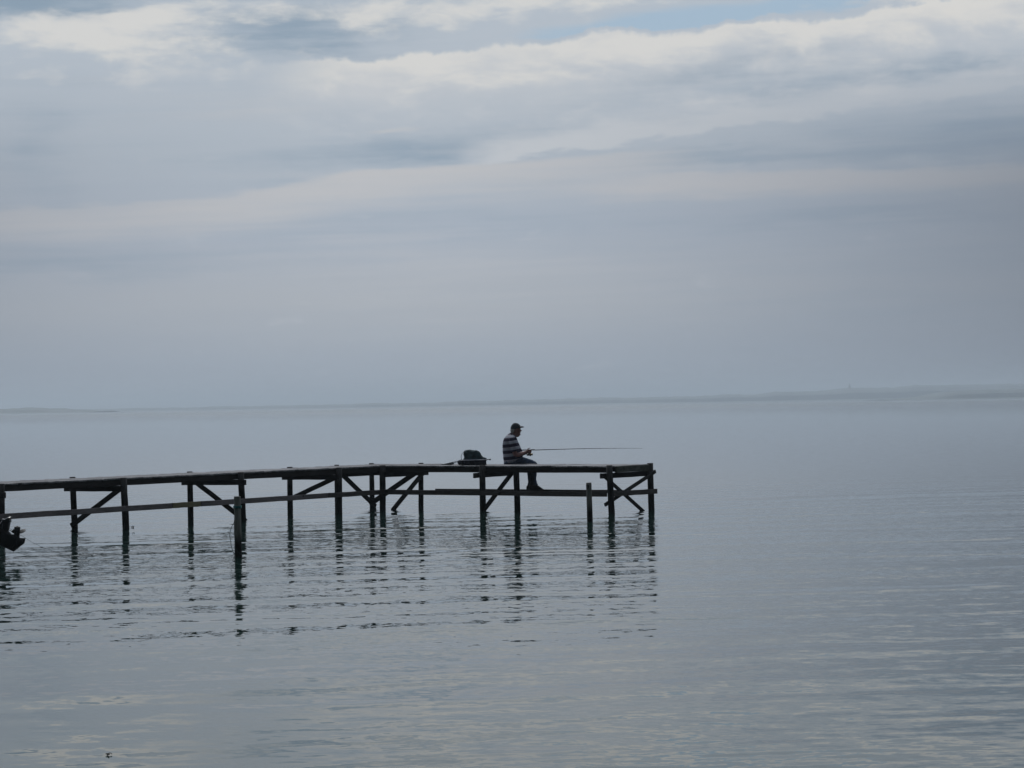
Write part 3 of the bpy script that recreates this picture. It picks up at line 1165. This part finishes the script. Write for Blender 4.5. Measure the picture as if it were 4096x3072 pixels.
# jeans
bm = bmesh.new()
loft(bm, [sect((388, 1019), (392, 960), .15), sect((430, 1022), (430, 900), .185), sect((560, 1023), (560, 880), .195), sect((700, 1023), (700, 870), .185)], 24, power=2.6)
for dd, kx in ((-.095, 0), (.105, -44)):
    secs = []
    for (bx_, by_), (tx_, ty_), dep in (((520, 1022), (520, 880), .09), ((660, 1023), (660, 862), .095), ((765, 1023), (770, 848), .095), ((850, 1023), (856, 878), .088), ((930, 1024), (950, 910), .080),
                                       ((950, 1040), (1030, 948), .075), ((935, 1075), (1062, 1000), .072), ((905, 1110), (1055, 1075), .070), ((893, 1178), (1042, 1178), .068),
                                       ((905, 1290), (1030, 1300), .062), ((908, 1360), (1046, 1370), .066), ((892, 1425), (1068, 1412), .072)):
        kk = kx * max(0, min(1, (bx_ - 700) / 200)) if by_ < 1040 else kx
        secs.append(sect((bx_ + kk, by_), (tx_ + kk, ty_), dep, dd))
    loft(bm, secs, 20)
fuse('jeans', bm, M_jeans, man, voxel=.007, smooth_it=4, wrinkle=(.005, 18))
# shoes
for dd, kx, ky in ((-.095, 0, 0), (.105, -62, 0)):
    bm = bmesh.new()
    secs = []
    for x_, yb, yt, hw in ((893, 1500, 1445, .026), (905, 1515, 1425, .036), (940, 1522, 1415, .040), (1000, 1523, 1405, .040), (1060, 1523, 1415, .043), (1110, 1524, 1448, .048),
                           (1160, 1524, 1484, .047), (1195, 1524, 1503, .036), (1212, 1523, 1512, .018)):
        secs.append(sect((x_ + kx, yb), (x_ + kx, yt), hw, dd))
    loft(bm, secs, 18, power=2.5)
    sh = fuse('shoe', bm, M_shoe, man, voxel=.005, smooth_it=2)
    bm = bmesh.new()
    loft(bm, [sect((x_ + kx, 1525), (x_ + kx, 1513), hw + .004, dd) for x_, hw in ((890, .03), (920, .042), (1000, .042), (1080, .048), (1150, .051), (1200, .036), (1214, .018))], 14, power=4)
    new_obj('sole', bm, simple('dark_rubber', (.03, .03, .03)), sh)

# ------------------------------------------------------------------ fishing rod with its reel
rp = ROD(900)
rod = empty('fishing_rod', 'long dark fishing rod with hanging line guides and reel held out over the pier', 'fishing rod', rp)
M_rod = simple('dark_rod_blank', (.012, .012, .014), rough=.35)
M_grip = simple('cork_and_foam_grip', (.035, .025, .02), rough=.9)
M_metal = simple('dark_reel_metal', (.06, .06, .06), rough=.35, metal=.6)
M_gold = simple('brass_spool', (.14, .10, .05), rough=.3, metal=.8)


def rq(x, y, d=0.0):
    return at_y(x, y - 1.2, YM + d)


tip = [(2139, 1801.4), (2259, 1797.6), (2333, 1795.6), (2402, 1794.6), (2456, 1794.2), (2502, 1794), (2539, 1794), (2569, 1794.8)]
tr = [.0085, .0072, .0062, .0052, .0043, .0035, .0028, .0022]
bm = bmesh.new()
tube(bm, [ROD(1000)] + [rq(*p) for p in tip], [.009] + tr, 8)
new_obj('blank', bm, M_rod, rod, smooth=True)
bm = bmesh.new()
tube(bm, [ROD(715), ROD(722), ROD(800), ROD(860), ROD(935)], [.008, .0115, .0115, .010, .011], 12)
tube(bm, [ROD(932), ROD(945), ROD(985), ROD(1005)], [.011, .0135, .013, .009], 12)
new_obj('handle', bm, M_grip, rod, smooth=True)
for gx, gl in ((2258.5, .030), (2336.5, .025), (2402, .021), (2456, .018), (2501.5, .015), (2539, .012), (2568, .010)):
    yy = profile(tip, gx)
    bm = bmesh.new()
    c = rq(gx, yy) + Vector((0, 0, -gl * .72))
    rr_ = gl * .36
    tube(bm, [c + Vector((.15 * math.sin(t) * rr_, math.cos(t) * rr_, math.sin(t) * rr_)) for t in [2 * math.pi * i / 14 for i in range(15)]], .0022, 6)
    tube(bm, [rq(gx, yy), c + Vector((0, 0, rr_))], .0026, 6)
    tube(bm, [rq(gx - 3, yy), c + Vector((0, 0, rr_))], .0018, 6)
    new_obj('guide', bm, M_rod, rod)
reel = empty('reel', '', '', hp(900, 800))
for k in ('label', 'category'):
    del reel[k]
reel.parent = rod
reel.matrix_parent_inverse = rod.matrix_world.inverted()
bm = bmesh.new()
tube(bm, [hp(885, 715, 0), hp(883, 760, 0), hp(878, 800, 0)], [.006, .007, .012], 10)
tube(bm, [hp(865, 722, 0), hp(915, 720, 0)], .004, 8)
tube(bm, [hp(835, 806, 0), hp(842, 805, 0), hp(865, 804, 0), hp(890, 803, 0), hp(905, 802, 0)], [.010, .021, .024, .020, .016], 16)
new_obj('housing', bm, M_metal, reel, smooth=True)
bm = bmesh.new()
tube(bm, [hp(903, 801, 0), hp(908, 801, 0), hp(915, 801, 0), hp(945, 799, 0), hp(952, 799, 0), hp(960, 798, 0)], [.015, .025, .019, .018, .024, .018], 18)
new_obj('spool', bm, M_gold, reel, smooth=True)
bm = bmesh.new()
tube(bm, [hp(912, 812, .026), hp(925, 786, .03), hp(942, 770, .015), hp(955, 775, 0), hp(965, 790, -.012), hp(955, 812, -.026)], .0018, 6)
tube(bm, [hp(895, 826, 0), hp(915, 828, 0), hp(930, 822, 0)], [.006, .008, .005], 8)
new_obj('bail', bm, M_metal, reel, smooth=True)
bm = bmesh.new()
tube(bm, [hp(870, 804, .01), hp(870, 804, .045)], .004, 8)
tube(bm, [hp(870, 804, .045), hp(905, 780, .045)], .004, 8)
tube(bm, [hp(905, 780, .030), hp(905, 780, .05)], .008, 10)
new_obj('crank', bm, M_metal, reel, smooth=True)

# ------------------------------------------------------------------ fishing bag and landing net on the deck
bagc = solve(1889, DECK_Z, corner + a * .55, r)
YB = bagc.y


def bp(x, y, d=0.0):
    """photo detail point (enlarged 7.9 times from column 1720, row 1780); row 655 lies on the deck"""
    q = at_y(1720 + x / 7.9, 1780 + y / 7.9, YB + d)
    return q


dz = DECK_Z + .004 - bp(1335, 660).z


def bq(x, y, d=0.0):
    q = bp(x, y, d)
    q.z += dz
    return q


bag = empty('fishing_bag', 'dark blue and green soft tackle bag with strap, slumped on the deck behind the man', 'bag', V3(bagc, DECK_Z))
M_bagb = simple('navy_bag_cloth', (.009, .012, .028), rough=.9, var=.5, scale=9, bump=.5)
M_bagg = simple('dark_green_bag_cloth', (.010, .036, .042), rough=.9, var=.5, scale=9, bump=.5)
M_strap = simple('black_webbing', (.012, .012, .014), rough=.8)
bm = bmesh.new()
secs = []
for yb_, x0_, x1_, dep in ((662, 912, 1772, .15), (640, 900, 1776, .165), (600, 885, 1776, .17), (565, 872, 1778, .17), (530, 892, 1788, .165), (510, 935, 1798, .155), (490, 1020, 1798, .15), (470, 1060, 1780, .14)):
    p, q_ = bq(x0_, yb_), bq(x1_, yb_)
    secs.append(((p + q_) / 2, (q_ - p) / 2, Vector((0, dep, 0))))
loft(bm, secs, 32, power=3.2)
tube(bm, [bq(1000, 512, -.14), bq(1250, 505, -.155), bq(1500, 500, -.155), bq(1790, 490, -.14)], .014, 8)
fuse('main_compartment', bm, M_bagb, bag, voxel=.009, smooth_it=5, wrinkle=(.018, 8))
bm = bmesh.new()
secs = []
for yb_, x0_, x1_, dep in ((500, 1035, 1785, .14), (470, 1042, 1792, .14), (440, 1072, 1795, .13), (425, 1080, 1715, .13), (400, 1078, 1680, .13), (360, 1076, 1628, .13), (310, 1070, 1602, .125), (260, 1068, 1572, .12),
                           (222, 1078, 1545, .11), (200, 1105, 1500, .09), (188, 1150, 1380, .06)):
    p, q_ = bq(x0_, yb_), bq(x1_, yb_)
    secs.append(((p + q_) / 2, (q_ - p) / 2, Vector((0, dep, 0))))
loft(bm, secs, 32, power=3.4)
fuse('upper_compartment', bm, M_bagg, bag, voxel=.009, smooth_it=3, wrinkle=(.020, 8))
bm = bmesh.new()
sp = [(1085, 262), (1055, 262), (1020, 300), (995, 350), (983, 400), (988, 450), (1000, 500), (1015, 520)]
prev = []
rings = []
for i, (x_, y_) in enumerate(sp):
    q_ = bq(x_, y_, -.02)
    rings.append([bm.verts.new(q_ + Vector((dx_, dy_, 0))) for dx_, dy_ in ((-.005, -.02), (.005, -.02), (.005, .02), (-.005, .02))])
skin(bm, rings)
new_obj('strap', bm, M_strap, bag)
bm = bmesh.new()
tube(bm, [bq(1560, 440, -.15), bq(1590, 470, -.165), bq(1605, 510, -.172), bq(1600, 590, -.176)], .004, 6)
new_obj('buckle_cord', bm, M_strap, bag)

net = empty('landing_net', 'folded landing net with long grey handle lying against the tackle bag', 'landing net', V3(solve(1790, DECK_Z, corner + a * .4, r), DECK_Z))
M_alu = simple('grey_aluminium', (.55, .57, .62), rough=.5, metal=.0)
M_mesh = simple('dark_net_mesh', (.03, .042, .055), rough=.9, scale=80)
bm = bmesh.new()
tube(bm, [bq(880, 528, -.17), bq(1010, 515, -.185), bq(1800, 492, -.185)], .0075, 10)
new_obj('handle', bm, M_alu, net, smooth=True)
bm = bmesh.new()
tube(bm, [bq(1790, 492, -.185), bq(1870, 489, -.185)], .0085, 10)
tube(bm, [bq(1870, 489, -.185), bq(1885, 488, -.185), bq(1925, 487, -.185)], [.009, .016, .015], 12)
new_obj('grip', bm, M_strap, net, smooth=True)
bm = bmesh.new()
hoop = [(880, 528, -.17), (820, 545, -.24), (640, 585, -.30), (480, 622, -.30), (335, 654, -.22), (500, 640, -.08), (640, 628, -.04), (760, 600, -.06), (880, 560, -.12), (890, 530, -.17)]
tube(bm, [bq(*p) for p in hoop], .006, 8)
new_obj('hoop', bm, M_alu, net, smooth=True)
bm = bmesh.new()       # folded mesh bag hanging slack within the hoop
rings = []
for f, (t0, b0_) in enumerate((((330, 650), (332, 660)), ((420, 630), (420, 661)), ((520, 608), (540, 661)), ((620, 588), (640, 661)), ((690, 578), (700, 655)), ((745, 575), (760, 640)))):
    p0_, p1_ = bq(*t0, -.27), bq(*b0_, -.20)
    w_ = .02 + .05 * min(f, 5) / 4
    rings.append([bm.verts.new(v) for v in (p0_, p0_.lerp(p1_, .5) + Vector((0, -w_, 0)), p1_, p0_.lerp(p1_, .5) + Vector((0, w_ + .06, 0)))])
skin(bm, rings)
for _ in range(60):
    x_ = random.uniform(500, 880)
    k = (x_ - 330) / 550
    y0_, y1_ = 650 - 110 * k, 660 - 90 * max(0, k - .45) / .55
    x2_ = x_ + random.uniform(-60, 60)
    tube(bm, [bq(x_, y0_ + 2, -.27), bq((x_ + x2_) / 2, (y0_ + y1_) / 2 + 4, -.22), bq(x2_, y1_, -.15)], .0012, 4)
new_obj('net_bag', bm, M_mesh, net)

# ------------------------------------------------------------------ bits afloat
M_weed = simple('dark_weed', (.015, .014, .010), rough=.6)


def weed(x, y, size, n, label):
    c = at_z(x, y, 0)
    bm = bmesh.new()
    for i in range(n):
        q_ = c + Vector((random.uniform(-1, 1) * size, random.uniform(-1, 1) * size, .003 + random.uniform(0, .008)))
        d = Vector((random.uniform(-1, 1), random.uniform(-1, 1), random.uniform(-.1, .5))).normalized() * size * .6
        tube(bm, [q_ - d, q_ + Vector((0, 0, size * .15)), q_ + d], [.002, size * .16, .002], 6)
    o = new_obj('floating_weed', bm, M_weed, smooth=True)
    tag(o, label, 'weed', 'scraps of weed floating on the water')


weed(437, 3021, .018, 9, 'dark scrap of weed floating alone near the bottom left of the water')
weed(524, 2109, .045, 5, 'small dark scrap afloat beside the second front pile of the walkway')

bake_fused()

# ------------------------------------------------------------------ haze
bm = bmesh.new()
lo, hi = Vector((-9500, -100, -3)), Vector((9500, 9500, 38))
bmesh.ops.create_cube(bm, size=1, matrix=Matrix.Translation((lo + hi) / 2) @ Matrix.Diagonal((*(hi - lo), 1)))
m = bpy.data.materials.new('haze')
m.use_nodes = True
nt = m.node_tree
nt.nodes.clear()
o_ = nt.nodes.new('ShaderNodeOutputMaterial')
v = nt.nodes.new('ShaderNodeVolumePrincipled')
v.inputs['Density'].default_value = 3.0e-4
v.inputs['Color'].default_value = (.80, .90, .985, 1)
v.inputs['Anisotropy'].default_value = .62
nt.links.new(v.outputs[0], o_.inputs['Volume'])
hz = new_obj('haze', bm, m)
hz['kind'] = 'stuff'
